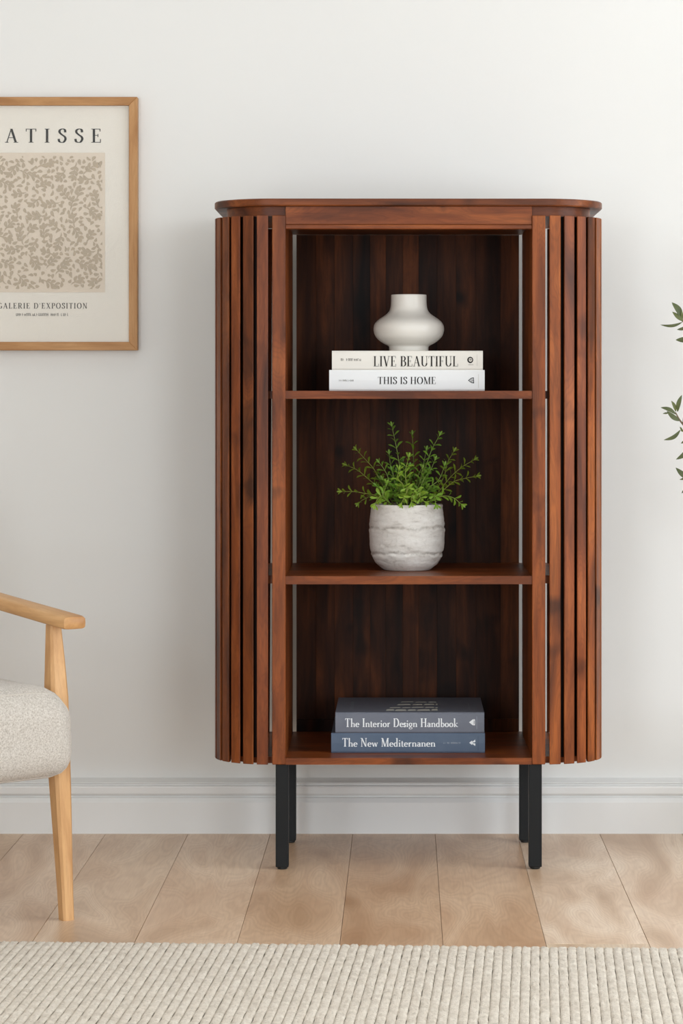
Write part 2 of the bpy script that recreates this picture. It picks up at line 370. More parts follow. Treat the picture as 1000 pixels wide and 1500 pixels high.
# ------------------------------------------------------------------ lettering (stroke-built serif face)
def glyphs(T=.135, t=.032, SW=.27):
    G = {}
    def ell(cx, cy, rx, ry, a0, a1, n=22): return [(cx+rx*cos(radians(a0+(a1-a0)*i/n)), cy+ry*sin(radians(a0+(a1-a0)*i/n))) for i in range(n+1)]
    def B(x0, x1, y0, y1): return [(x0, y0), (x1, y0), (x1, y1), (x0, y1)]
    def stem(x, y0=0, y1=1, w=None): w = w or T; return B(x-w/2, x+w/2, y0, y1)
    def sb(x, w=SW): return B(x-w/2, x+w/2, 0, t)
    def st(x, w=SW, y=1): return B(x-w/2, x+w/2, y-t, y)
    def ln(p, q, wd):   # diagonal with horizontal width wd
        return [(p[0]-wd/2, p[1]), (p[0]+wd/2, p[1]), (q[0]+wd/2, q[1]), (q[0]-wd/2, q[1])]
    def cv(pts, T_=None, pw=1.5, n=5, sm=False):
        T_ = T_ or T
        if sm: pts = [(p.x, p.y) for p in smooth_pts([(a, b, 0) for a, b in pts], n)]
        out = []
        for i in range(len(pts)):
            a, b = pts[max(i-1, 0)], pts[min(i+1, len(pts)-1)]
            d = Vector((b[0]-a[0], b[1]-a[1])); d.normalize(); wd = t+(T_-t)*abs(d.y)**pw
            nn = Vector((-d.y, d.x))*wd/2; p = Vector(pts[i]); out.append((p+nn, p-nn))
        return [[tuple(a0), tuple(a1), tuple(b1), tuple(b0)] for (a0, a1), (b0, b1) in zip(out, out[1:])]
    tick = .2; x = .47; sl = T*.9
    G['I'] = ([stem(.17), sb(.17), st(.17)], .34)
    G['L'] = ([stem(.17), sb(.17), st(.17), B(.17, .56, 0, t), B(.56-t, .56, 0, tick+.06)], .6)
    e = [stem(.17), sb(.12, .2), st(.12, .2), B(.17, .54, 1-t, 1), B(.54-t, .54, 1-tick, 1), B(.17, .42, .5, .5+t), B(.42-t, .42, .4, .62)]
    G['F'] = (e+[sb(.17)], .58); G['E'] = (e+[B(.17, .57, 0, t), B(.57-t, .57, 0, tick+.05)], .63)
    G['T'] = ([stem(.33), sb(.33), B(.03, .63, 1-t, 1), B(.03, .03+t, 1-tick, 1), B(.63-t, .63, 1-tick, 1)], .66)
    G['H'] = ([stem(.17), stem(.63), sb(.17), sb(.63), st(.17), st(.63), B(.17, .63, .5, .5+t)], .8)
    G['V'] = ([ln((.37, 0), (.13, 1), T), ln((.37, 0), (.6, 1), t*1.3), st(.13), st(.6, .22)], .72)
    G['A'] = ([ln((.1, 0), (.36, 1), t*1.3), ln((.62, 0), (.36, 1), T), sb(.1, .2), sb(.62), B(.2, .5, .33, .33+t)], .74)
    G['B'] = ([stem(.17), B(.05, .34, 0, t), B(.05, .34, 1-t, 1), B(.17, .34, .51, .51+t)]+cv(ell(.32, .755, .19, .23, -90, 90))+cv(ell(.34, .265, .22, .25, -90, 90)), .64)
    G['U'] = ([stem(.17, .3), stem(.62, .3, 1, t*1.3), st(.17), st(.62, .22)]+cv(ell(.395, .3, .225, .285, 180, 360)), .76)
    G['O'] = (cv(ell(.4, .5, .31, .49, 0, 360, 40), T*1.05), .8)
    G['D'] = ([stem(.17), B(.05, .36, 0, t), B(.05, .36, 1-t, 1)]+cv(ell(.34, .5, .32, .485, -90, 90), T*1.05), .76)
    G['P'] = ([stem(.17), sb(.17), B(.05, .34, 1-t, 1), B(.17, .34, .46, .46+t)]+cv(ell(.33, .73, .21, .255, -90, 90)), .6)
    G['R'] = (G['P'][0]+[ln((.6, 0), (.36, .48), T), sb(.62, .2)], .72)
    G['M'] = ([stem(.14, 0, 1, t*1.3), ln((.45, 0), (.16, 1), T), ln((.45, 0), (.74, 1), t*1.2), stem(.76), sb(.14, .2), sb(.76), st(.11, .18), st(.79, .2)], .92)
    G['N'] = ([stem(.14, 0, 1, t*1.3), ln((.6, 0), (.14, 1), T), stem(.62, 0, 1, t*1.3), sb(.14, .2), st(.1, .2), st(.62, .2)], .76)
    G['X'] = ([ln((.58, 0), (.14, 1), T), ln((.12, 0), (.56, 1), t*1.3), sb(.12, .2), sb(.58), st(.14), st(.56, .2)], .7)
    G['G'] = (cv(ell(.42, .5, .33, .49, 48, 330), T*1.05)+[stem(.67, .06, .42), st(.67, .24, .44), B(.62, .62+t, .76, .97)], .8)
    S = [(.45, .74), (.42, .93), (.27, .985), (.13, .88), (.14, .71), (.28, .55), (.42, .42), (.46, .24), (.37, .05), (.24, .015), (.11, .08), (.07, .27)]
    def Sg(sc): return cv([(a*sc, b*sc) for a, b in S], T*1.0, 1.0, 5, True)
    G['S'] = (Sg(1), .54)
    G["'"] = ([[(.06, .97), (.16, .97), (.12, .7), (.08, .7)]], .22)
    G['-'] = ([B(.04, .3, .4, .45)], .34); G['.'] = ([B(.04, .14, 0, .1)], .2)
    G['n'] = ([stem(.13, 0, x, sl), stem(.44, 0, x-.14, sl), sb(.13, .22), sb(.44, .22), st(.09, .14, x)]+cv(ell(.29, x-.15, .15, .135, 180, 0), sl), .56)
    G['h'] = ([stem(.13, 0, 1, sl), stem(.44, 0, x-.14, sl), sb(.13, .22), sb(.44, .22), st(.09, .14)]+cv(ell(.29, x-.15, .15, .135, 180, 0), sl), .56)
    G['r'] = ([stem(.13, 0, x, sl), sb(.13, .22), st(.09, .14, x)]+cv([(.15, x-.16), (.2, x-.06), (.29, x-.01), (.35, x-.05)], sl, 1, 5, True), .38)
    G['i'] = ([stem(.13, 0, x, sl), sb(.13, .22), st(.09, .14, x), B(.07, .19, .62, .75)], .26)
    G['o'] = (cv(ell(.25, x/2, .18, x/2-.01, 0, 360, 28), sl*1.1), .5)
    G['e'] = (cv(ell(.24, x/2, .17, x/2-.01, 0, 320, 26), sl*1.1)+[B(.08, .41, x/2, x/2+t)], .46)
    G['s'] = (Sg(x), .3)
    G['t'] = ([stem(.13, .08, .64, sl), B(.03, .27, x-t, x)]+cv(ell(.2, .1, .08, .1, 180, 330, 10), sl), .3)
    G['d'] = (cv(ell(.23, x/2, .16, x/2-.01, 0, 360, 28), sl)+[stem(.38, 0, 1, sl), st(.33, .14), sb(.42, .14)], .52)
    G['b'] = (cv(ell(.27, x/2, .16, x/2-.01, 0, 360, 28), sl)+[stem(.12, 0, 1, sl), st(.07, .14)], .5)
    G['a'] = (cv(ell(.19, .14, .12, .13, 20, 380, 22), sl*.9)+[stem(.33, 0, x-.1, sl), sb(.38, .12)]+cv(ell(.21, x-.13, .125, .12, 0, 160, 12), sl), .44)
    G['g'] = (cv(ell(.22, x/2+.04, .15, x/2-.05, 0, 360, 24), sl)+cv(ell(.23, -.13, .18, .11, 0, 360, 24), sl*.7)+[B(.34, .46, x-.06, x-.02), B(.1, .3, .0, t)], .46)
    G['k'] = ([stem(.13, 0, 1, sl), sb(.13, .22), st(.09, .14), ln((.46, 0), (.2, .28), sl), ln((.14, .18), (.42, x), t), sb(.46, .18), st(.42, .18, x)], .54)
    G['w'] = ([ln((.22, 0), (.08, x), sl), ln((.22, 0), (.36, x), t), ln((.5, 0), (.36, x), sl), ln((.5, 0), (.63, x), t), st(.08, .18, x), st(.63, .15, x)], .7)
    G[' '] = ([], .3)
    return G
GB = glyphs(); GM = glyphs(.155, .055, .28)
def text_mesh(bm, s, x0, x1, base, cap, place, G=GB, track=0.02, depth=.0003):
    """flat lettering with a hair of thickness; place(u, v, d) -> 3-D point"""
    tot = sum(G[c][1]+track for c in s)-track; k = (x1-x0)/tot; u = 0
    for c in s:
        for poly in G[c][0]:
            dz = depth+(len(bm.faces) % 24)*1.2e-5
            vs = [bm.verts.new(place(x0+(u+p[0])*k, base+p[1]*cap, dz)) for p in poly]
            try: bm.faces.new(vs)
            except ValueError: pass
        u += G[c][1]+track
def greek(bm, x0, x1, base, h, place, seed, depth=.0003):
    rnd = random.Random(seed); x = x0; step = h*.75
    while x < x1-step*.4:
        if rnd.random() < .86:
            hh = h*rnd.choice((1, 1, .8)); w_ = h*.16
            for dx in (0, step*.5):
                if dx and rnd.random() < .3: continue
                P = [(x+dx, base), (x+dx+w_, base), (x+dx+w_, base+hh), (x+dx, base+hh)]
                bm.faces.new([bm.verts.new(place(a, b, depth)) for a, b in P])
            y_ = rnd.choice((base, base+hh-w_, base+hh*.5))
            P = [(x, y_), (x+step*.5, y_), (x+step*.5, y_+w_*.8), (x, y_+w_*.8)]
            bm.faces.new([bm.verts.new(place(a, b, depth)) for a, b in P])
        x += step
def poly2(bm, pts, place, depth=.0003):
    depth += (len(bm.faces) % 24)*1.2e-5
    bm.faces.new([bm.verts.new(place(a, b, depth)) for a, b in pts])
def ringpoly(bm, outer, inner, place, depth=.0003):
    n = len(outer)
    for i in range(n): poly2(bm, [outer[i], outer[(i+1) % n], inner[(i+1) % n], inner[i]], place, depth)

# ------------------------------------------------------------------ rug
ang = radians(-2.9)
rug = empty('rug', (0, 0, 0), 0, label='cream ribbed woven rug on the floor in the foreground', cat='rug')
rx, ry = 0.30, -.805-.30*math.tan(radians(2.9))
rug.location = (rx, ry, 0); rug.rotation_euler = (0, 0, ang)
PITCH, NR, RL = .0158, 164, 1.7
bm = bmesh.new(); box(bm, -NR/2*PITCH, NR/2*PITCH, -RL, -.004, 0, .004); build('rug_backing', bm, RUGB, rug)
def rib_mesh(seed):
    bm = bmesh.new(); ny = 230; rows = []
    for j in range(ny+1):
        y = -RL*j/ny; row = []
        for i in range(7):
            u = i/6*2-1
            h = .0072+.0022*math.sqrt(max(0, 1-abs(u)**2.8))
            st_ = .0005*sin(2*pi*(y/.0135)+u*1.6+seed)
            nz = noise.noise(Vector((u*1.4+seed*7, y*120, seed*3.1)))*.0022
            x = u*PITCH*.485+noise.noise(Vector((y*28, seed*5., 2)))*.0011+noise.noise(Vector((y*140, seed*2., u)))*.0006
            z = .003+h+(st_+nz)*(1-abs(u)**6*.6)
            if j == 0 or j == ny: z = .002+h*.55
            row.append(bm.verts.new((x, y, z)))
        rows.append(row)
    for a, b in zip(rows, rows[1:]):
        for i in range(6): bm.faces.new((a[i], b[i], b[i+1], a[i+1]))
    bm.faces.new(rows[0]); bm.faces.new(rows[-1][::-1])
    me = bpy.data.meshes.new('woven_rib'); bm.to_mesh(me); bm.free()
    for p in me.polygons: p.use_smooth = True
    me.materials.append(RUG); return me
ribs = [rib_mesh(s*1.37+.2) for s in range(7)]
random.seed(9)
for i in range(NR):
    o = bpy.data.objects.new('woven_rib', random.choice(ribs)); COL.objects.link(o); o.parent = rug
    o.location = ((i-NR/2+.5)*PITCH, random.uniform(-.0015, .0015), 0)

# ------------------------------------------------------------------ cabinet
cab = empty('display_cabinet', ((598.5-592)*.0014, 0, 0), radians(.3),
            label='tall walnut-brown slatted cabinet with rounded ends, three open shelves and black legs', cat='cabinet')
HX, R, D = .4045, .1225, .455
def rrect(hx, y0, y1, r, n=14):
    pts = []
    for (cx, cy, a0) in ((hx-r, y0+r, -90), (hx-r, y1-r, 0), (-hx+r, y1-r, 90), (-hx+r, y0+r, 180)):
        for i in range(n+1):
            a = radians(a0+90*i/n); pts.append((cx+r*cos(a), cy+r*sin(a)))
    return pts
rnd = random.Random(21)
def tint(base, s=.12, warm=.05):
    k = base*(1+rnd.uniform(-s, s)); q = rnd.uniform(-warm, warm)
    return (k*(1+q*.3), k*(1-q), k*(1-q*1.5), 1)
bm = bmesh.new(); prism(bm, rrect(.4055, -.004, D, .127, 18), 1.3625, 1.3776, .0022); build('cabinet_top', bm, WX, cab, smooth=30, color=(.95, .95, .95, 1))
bm = bmesh.new(); prism(bm, rrect(.3800, .022, D-.02, .100, 16), 1.343, 1.3625); build('top_plinth', bm, WX, cab, smooth=30, color=(1.0, .95, .95, 1))
bm = bmesh.new(); box(bm, -.2528, .2528, .006, .03, 1.3250, 1.3625, .0008); rail = build('top_rail', bm, WX, cab, color=(1.05, 1, 1, 1))
bm = bmesh.new(); box(bm, -.2528, .2528, .001, .03, 1.3155, 1.3245, .0012); build('rail_lip', bm, WX, cab, color=(1.12, 1.08, 1.05, 1))
bm = bmesh.new(); box(bm, -.2528, .2528, .03, D-.012, 1.3300, 1.343); build('ceiling_panel', bm, WX, cab, color=(.8, .8, .8, 1))
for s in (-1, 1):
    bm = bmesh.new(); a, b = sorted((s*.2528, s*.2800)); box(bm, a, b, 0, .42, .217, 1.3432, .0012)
    build('side_panel', bm, WZ, cab, color=(1.1, 1.06, 1.0, 1) if s < 0 else (1.28, 1.24, 1.16, 1))  # right panel tinted brighter: light from the right put into the colour
# shelves: plates that run on, rounded, behind the slats
def shelf(z0, z1, col, name='shelf'):
    bm = bmesh.new()
    pts = []
    hx, r = .3785, .097
    P = [p for p in rrect(hx, .026, .30, r, 12) if p[1] < .15]
    h_ = [p for p in P if p[0] > 0]; g_ = [p for p in P if p[0] < 0]
    P = h_+[(hx, .224), (.312, .232), (.312, D-.013), (-.312, D-.013), (-.312, .232), (-hx, .224)]+g_
    # insert the straight front tongue between the side panels
    out = [(-.2526, .026), (-.2526, .003), (.2526, .003), (.2526, .026)]
    prism(bm, out+P, z0, z1, 0)
    build(name, bm, WX, cab, color=col)
shelf(.9672, .9835, (1.0, .95, .9, 1)); shelf(.5866, .6034, (1.0, .96, .92, 1)); shelf(.2165, .2300, (1.0, .95, .9, 1), 'bottom_panel')
# back boards
edges = [423.0]+[598.5+((e-572)/.925+572-598.5) for e in (463, 490, 517, 542, 565, 590, 613, 640, 668, 697, 733)]+[775.1]
btint = [.78, 1.2, 1.05, .82, 1.15, .75, 1.25, .62, .6, .85, .72, 1.15]
for i, (a, b) in enumerate(zip(edges, edges[1:])):
    bm = bmesh.new(); dy = .0006*(i % 2)
    box(bm, (a-598.5)*.0014, (b-598.5)*.0014, .4452+dy, .453, .226, 1.3300, .0003)
    k_ = btint[i]; build('back_board', bm, WB, cab, color=(k_, k_*.96, k_*.92, 1))
bm = bmesh.new(); box(bm, -.2455, .2455, .4385, .4452, .2300, .2580, .0008); build('back_rail', bm, WB, cab, color=(.62, .58, .55, 1))
# slats around both ends
SW_, SD = .0232, .011
th = [8.6, 23.2, 37.8, 52.4, 67.0, 81.6]
slat_spots = []
cx0, cyF, cyB = .2820, R, D-R
for a in th: slat_spots.append((cx0+R*sin(radians(a)), cyF-R*cos(radians(a)), radians(a)))
ns = 3
for i in range(ns):
    slat_spots.append((cx0+R, cyF+.018+i*.0305, radians(90)))
stl = [1.0, .86, 1.0, .84, .92, .8]; str_ = [1.3, 1.2, 1.22, 1.3, 1.2, 1.1]  # right-hand slats brighter than left: side light painted into the tints
bms = bmesh.new(); prism(bms, [(-SW_/2+.001, 0), (SW_/2-.001, 0), (SW_/2, .001), (SW_/2, .003), (.0045, SD), (-.0045, SD), (-SW_/2, .003), (-SW_/2, .001)], .2170, 1.3432, .0006)
tmp = build('slat', bms, WZ, cab); slat_me = tmp.data; bpy.data.objects.remove(tmp)
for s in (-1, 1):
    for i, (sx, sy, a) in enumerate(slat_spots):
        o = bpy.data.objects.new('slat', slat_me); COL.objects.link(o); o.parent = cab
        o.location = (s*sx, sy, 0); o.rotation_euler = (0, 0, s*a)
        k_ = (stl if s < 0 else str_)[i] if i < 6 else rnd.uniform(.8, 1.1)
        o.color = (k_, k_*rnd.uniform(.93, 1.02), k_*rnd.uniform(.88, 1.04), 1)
# thin curved lining behind the slats, coloured near-black as the shade between them
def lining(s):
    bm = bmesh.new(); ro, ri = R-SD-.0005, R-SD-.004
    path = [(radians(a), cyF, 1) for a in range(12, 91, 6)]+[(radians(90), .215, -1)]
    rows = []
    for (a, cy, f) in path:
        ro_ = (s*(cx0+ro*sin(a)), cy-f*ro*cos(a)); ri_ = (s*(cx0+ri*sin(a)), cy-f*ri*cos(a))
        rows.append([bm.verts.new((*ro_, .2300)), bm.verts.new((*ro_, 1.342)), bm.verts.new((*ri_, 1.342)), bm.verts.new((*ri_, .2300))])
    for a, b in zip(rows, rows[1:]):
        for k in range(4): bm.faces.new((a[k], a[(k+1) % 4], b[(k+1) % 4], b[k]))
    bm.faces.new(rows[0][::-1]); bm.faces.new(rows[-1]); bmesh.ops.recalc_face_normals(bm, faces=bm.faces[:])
    build('slat_shade_lining', bm, WZ, cab, smooth=40, color=(.035, .03, .03, 1))
    # slanting rear batten
    bm = bmesh.new(); xt, xb = ((-.2985, -.3045) if s < 0 else (.3088, .3080)); xo = s*.320
    P = [(xt, 1.342), (xo, 1.342), (xo, .2300), (xb, .2300)]
    A = [bm.verts.new((x_, .425, z)) for x_, z in P]; B_ = [bm.verts.new((x_, .433, z)) for x_, z in P]
    for k in range(4): bm.faces.new((A[k], A[(k+1) % 4], B_[(k+1) % 4], B_[k]))
    bm.faces.new(A[::-1]); bm.faces.new(B_); bmesh.ops.recalc_face_normals(bm, faces=bm.faces[:])
    build('rear_batten', bm, WZ, cab, color=(.35, .3, .28, 1))
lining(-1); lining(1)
# legs with adjustable feet
for s in (-1, 1):
    for (xo, xi, yf) in ((.2732, .2467, .007), (.2690, .2430, .337)):
        a, b = sorted((s*xo, s*xi))
        bm = bmesh.new(); box(bm, a, b, yf, yf+.0265, .0055, .2168, .0010)
        leg = build('leg', bm, BLACK, cab)
        bm = bmesh.new(); lathe(bm, [(.0085, 0), (.0105, .0016), (.0105, .0062)], 20, (a+b)/2, yf+.01325)
        build('foot', bm, BLKP, leg, smooth=30)

# ------------------------------------------------------------------ books
def book(name, pxl, pxr, z0, z1, Y, depth, cov, label, cat='book', rz=0):
    s = (CAM_D+Y)/FPX; wd = (pxr-pxl)*s; cx = ((pxl+pxr)/2-592)*s
    o = empty(name, (cx, Y, z0), radians(rz), label=label, cat=cat)
    h = z1-z0; b = .0026
    bm = bmesh.new()
    # one C-shaped case: boards, rounded spine and hinge grooves
    P = [(depth, 0), (.012, 0), (.009, .0009), (.006, 0), (.002, 0), (0, .003), (-.0008, h*.5), (0, h-.003), (.002, h), (.006, h), (.009, h-.0009), (.012, h), (depth, h),
         (depth, h-b), (b+.001, h-b), (b+.001, b), (depth, b)]
    A = [bm.verts.new((-wd/2, y, z)) for y, z in P]; B_ = [bm.verts.new((wd/2, y, z)) for y, z in P]
    for k in range(len(P)): bm.faces.new((A[k], A[(k+1) % len(P)], B_[(k+1) % len(P)], B_[k]))
    bm.faces.new(A[::-1]); bm.faces.new(B_); bmesh.ops.recalc_face_normals(bm, faces=bm.faces[:])
    bmesh.ops.triangulate(bm, faces=[f for f in bm.faces if len(f.verts) > 4])
    build('cover', bm, cov, o)
    bm = bmesh.new(); box(bm, -wd/2+.003, wd/2-.003, b+.0012, depth-.004, b, h-b); build('page_block', bm, PAGES, o)
    place = lambda u, v, d: (u, -.0008-d, v)
    px = lambda p: (p-(pxl+pxr)/2)*s
    return o, place, px, h, s, wd
def vline(o, place, x, h, m, z0=.2, z1=.8):
    bm = bmesh.new(); poly2(bm, [(x-.0004, h*z0), (x+.0004, h*z0), (x+.0004, h*z1), (x-.0004, h*z1)], place); build('spine_rule', bm, m, o)
def circ(cx, cy, rx, ry, n=18): return [(cx+rx*cos(2*pi*i/n), cy+ry*sin(2*pi*i/n)) for i in range(n)]
# cream: LIVE BEAUTIFUL
o, pl_, px, h, s, wd = book('book', 486, 707, 1.0272, 1.0670, .080, .235, BCREAM, 'cream book lettered LIVE BEAUTIFUL, directly under the white vase')
bm = bmesh.new(); text_mesh(bm, 'LIVE BEAUTIFUL', px(546.5), px(671), h-(536-514)*s-.0012, 15*s, pl_, GB, .03); build('spine_title', bm, INK, o)
bm = bmesh.new(); greek(bm, px(499), px(530), h*.47, .0052, pl_, 4); build('spine_small_print', bm, INKG, o)
bm = bmesh.new(); c = (px(688.5), h*.52); ringpoly(bm, circ(*c, .0062, .0066), circ(c[0]+.0004, c[1]+.0003, .0036, .0040), pl_)
ringpoly(bm, circ(c[0]+.0006, c[1]+.0006, .0022, .0019, 10), circ(c[0]+.0006, c[1]+.0006, .0011, .0010, 10), pl_)
poly2(bm, [(c[0]-.004, c[1]-.0102), (c[0]+.0065, c[1]-.0102), (c[0]+.0065, c[1]-.0096), (c[0]-.004, c[1]-.0096)], pl_); build('spine_emblem', bm, INK, o)
vline(o, pl_, px(698.5), h, plain('faint_rule', lin(205, 200, 192), .6, .3).m)
# white: THIS IS HOME
o, pl_, px, h, s, wd = book('book', 482, 709.6, .9835, 1.0270, .080, .24, BWHITE, 'white book lettered THIS IS HOME, lying on the upper shelf')
bm = bmesh.new(); text_mesh(bm, 'THIS IS HOME', px(553), px(638.5), h*.5-.0075, 10.5*s, pl_, GB, .03); build('spine_title', bm, INK, o)
bm = bmesh.new(); greek(bm, px(496.5), px(517), h*.46, .0034, pl_, 8); build('spine_small_print', bm, INKG, o)
def tri(cx, cy, r, q=1.0): return [(cx-r, cy), (cx-r*.1, cy+r*.75*q), (cx+r*.75, cy+r*.95*q), (cx+r*.85, cy-r*.9*q), (cx, cy-r*.75*q)]
c = (px(690), h*.5)
bm = bmesh.new(); ringpoly(bm, tri(*c, .0068), tri(c[0]+.0003, c[1], .0046), pl_); ringpoly(bm, circ(c[0]+.001, c[1], .0024, .0024, 10), circ(c[0]+.001, c[1], .0014, .0014, 10), pl_)
build('spine_emblem', bm, INK, o); vline(o, pl_, px(700.5), h, bpy.data.materials['faint_rule'], .15, .8)
# slate grey handbook
o, pl_, px, h, s, wd = book('book', 491, 709, .2712, .3140, .0820, .28, BGREY, 'thick slate grey book lettered The Interior Design Handbook, on top of the lower pair')
bm = bmesh.new(); text_mesh(bm, 'The Interior Design Handbook', px(505), px(670.5), h-(1064-1043)*s, 12.6*s, pl_, GM, .03); build('spine_title', bm, WINK, o)
c = (px(691.5), h*.53)
bm = bmesh.new(); poly2(bm, [(c[0]-.0068, c[1]), (c[0]+.001, c[1]+.0062), (c[0]+.0022, c[1]+.0062), (c[0]+.0022, c[1]-.0062), (c[0]+.001, c[1]-.0062)], pl_)
ringpoly(bm, [(c[0]+.0025, c[1]+.0062), (c[0]+.0056, c[1]+.0062), (c[0]+.0056, c[1]-.0062), (c[0]+.0025, c[1]-.0062)], [(c[0]+.0033, c[1]+.0035), (c[0]+.0045, c[1]+.0035), (c[0]+.0045, c[1]-.0035), (c[0]+.0033, c[1]-.0035)], pl_)
build('spine_emblem', bm, WINK, o); vline(o, pl_, px(698), h, GINK, .2, .82)
# printing on the top board of the handbook
top = lambda u, v, d: (u, v, h+d)
bm = bmesh.new(); rr = random.Random(3)
for row in range(4):
    v0 = .028+row*.050; xa = (-.050, -.044, -.028, -.020)[row]; hh = (.030, .018, .026, .020)[row]
    x_ = xa
    while x_ < .058:
        w_ = min(rr.uniform(.014, .034), .060-x_); ya = v0+rr.uniform(-.002, .004); 
        poly2(bm, [(x_, ya), (x_+w_*.92, ya+rr.uniform(0, .004)), (x_+w_*.85, ya+hh), (x_+w_*.12, ya+hh*rr.uniform(.7, 1))], top, .0004); x_ += w_
build('cover_lettering', bm, plain('cover_print', lin(205, 205, 196), .6, .3).m, o)
bm = bmesh.new(); turn = lambda u, v, d: (-.119-v, .045+u, h+d); greek(bm, 0, .16, 0, .0075, turn, 2)
turn2 = lambda u, v, d: (.127-v, .05+u, h+d); greek(bm, 0, .12, 0, .003, turn2, 5); build('cover_small_print', bm, GINK, o)
# slate blue
o, pl_, px, h, s, wd = book('book', 485, 710, .2300, .2710, .0820, .285, BBLUE, 'slate blue book lettered The New Mediternanen, lying on the cabinet floor')
bm = bmesh.new(); text_mesh(bm, 'The New Mediternanen', px(501), px(637.5), h*.5-.0072, 12.6*s, pl_, GM, .03); build('spine_title', bm, WINK, o)
bm = bmesh.new(); greek(bm, px(647.5), px(675), h*.47, .0034, pl_, 15); build('spine_small_print', bm, GINK, o)
c = (px(692), h*.52)
bm = bmesh.new(); poly2(bm, [(c[0]-.0072, c[1]), (c[0]-.0015, c[1]+.0045), (c[0]+.001, c[1]), (c[0]-.0015, c[1]-.0045)], pl_)
poly2(bm, [(c[0]-.001, c[1]+.0016), (c[0]+.0052, c[1]+.0068), (c[0]+.0058, c[1]+.0018), (c[0]+.003, c[1]+.0008)], pl_)
poly2(bm, [(c[0]-.001, c[1]-.0016), (c[0]+.003, c[1]-.0008), (c[0]+.0058, c[1]-.0018), (c[0]+.0052, c[1]-.0068)], pl_)
build('spine_emblem', bm, WINK, o); vline(o, pl_, px(700), h, plain('faint_blue_rule', lin(60, 70, 90), .5, .3).m, .15, .85)

# ------------------------------------------------------------------ vase
VY = .19; vs = (CAM_D+VY)/FPX
zb = 1.0670
prof = [(27.5, 514.2), (28.6, 513.6), (28.8, 510), (29.2, 507), (31.5, 505), (36, 502.8), (42.5, 498.5), (48, 493), (50.8, 487), (51.6, 481), (50.6, 475), (47.2, 470), (42.4, 466), (36.8, 462.4),
        (31.8, 458.6), (28.4, 454.4), (26.7, 449), (26.1, 442), (26, 434), (25.9, 431.8), (25.4, 431), (24.5, 431), (23.8, 431.8), (23.6, 440), (24.2, 450), (28, 459), (40, 470), (46, 481), (40, 494), (20, 503)]
sp = smooth_pts([(r*vs, 0, zb+(514.2-y_)*vs*1.0) for r, y_ in prof], 4)
v0 = tag(empty('vase', (W(598.5, 0, VY)[0], VY, 0)), 'white ceramic vase with round belly and short wide neck on the cream book', 'vase')
bm = bmesh.new(); lathe(bm, [(p.x, p.z) for p in sp], 96); build('vase_body', bm, VASE, v0, smooth=50)

# ------------------------------------------------------------------ potted plant
PY = .20; ps = (CAM_D+PY)/FPX; pz = .6034; pcx = 595.8
pl0 = tag(empty('potted_plant', (W(pcx, 0, PY)[0], PY, pz)), 'small leafy green plant in a rough whitewashed pot on the middle shelf', 'plant')
H = 96.5
prof = [(30, 0), (33.5, .6), (37, 3), (43, 8), (48.5, 15), (51.6, 23), (53.8, 31), (54.6, 38), (54.8, 46), (55.2, 55), (55.2, 64), (54.6, 72), (53.6, 82), (52.6, 90), (52.2, 95.3), (51.6, 96.5), (49.6, 96.5), (48.8, 95), (48.6, 80)]
sp = smooth_pts([(r*ps, 0, z*ps) for r, z in prof], 7)
def wob(a, z, r):
    zz = z/ps; d = 0
    if r < .050: return 0
    c_, s2 = cos(a)*1.2, sin(a)*1.2
    for (g0, w_, dp) in ((26, 1.9, .0034), (63, 2.2, .0030), (14, 1.2, .0009), (72, 1.0, .0006)):
        g = g0+4.2*noise.noise(Vector((c_*1.6, s2*1.6, g0)))+1.5*noise.noise(Vector((c_*5, s2*5, g0)))
        amp = dp*(.55+1.1*noise.noise(Vector((c_*2.5, s2*2.5, g0+5))))
        d -= amp*math.exp(-((zz-g)/w_)**2); d += amp*.55*math.exp(-((zz-g+4)/2.6)**2)
    d += .0006*noise.noise(Vector((c_*8, s2*8, zz*.25)))+.0003*noise.noise(Vector((c_*25, s2*25, zz*.8)))
    return d
bm = bmesh.new(); lathe(bm, [(p.x, p.z) for p in sp], 160, wob=wob); build('pot', bm, POT, pl0, smooth=60)
bm = bmesh.new(); lathe(bm, [(.071, .118), (.0712, .1305), (.05, .134), (.01, .136)], 48, wob=lambda a, z, r: .0015*sin(a*9)*sin(z*900)); build('soil', bm, SOIL, pl0, smooth=True)
rn = random.Random(11)
def P3(px_, py_, dy): return Vector(((px_-pcx)*ps, dy, (836.2-py_)*ps))
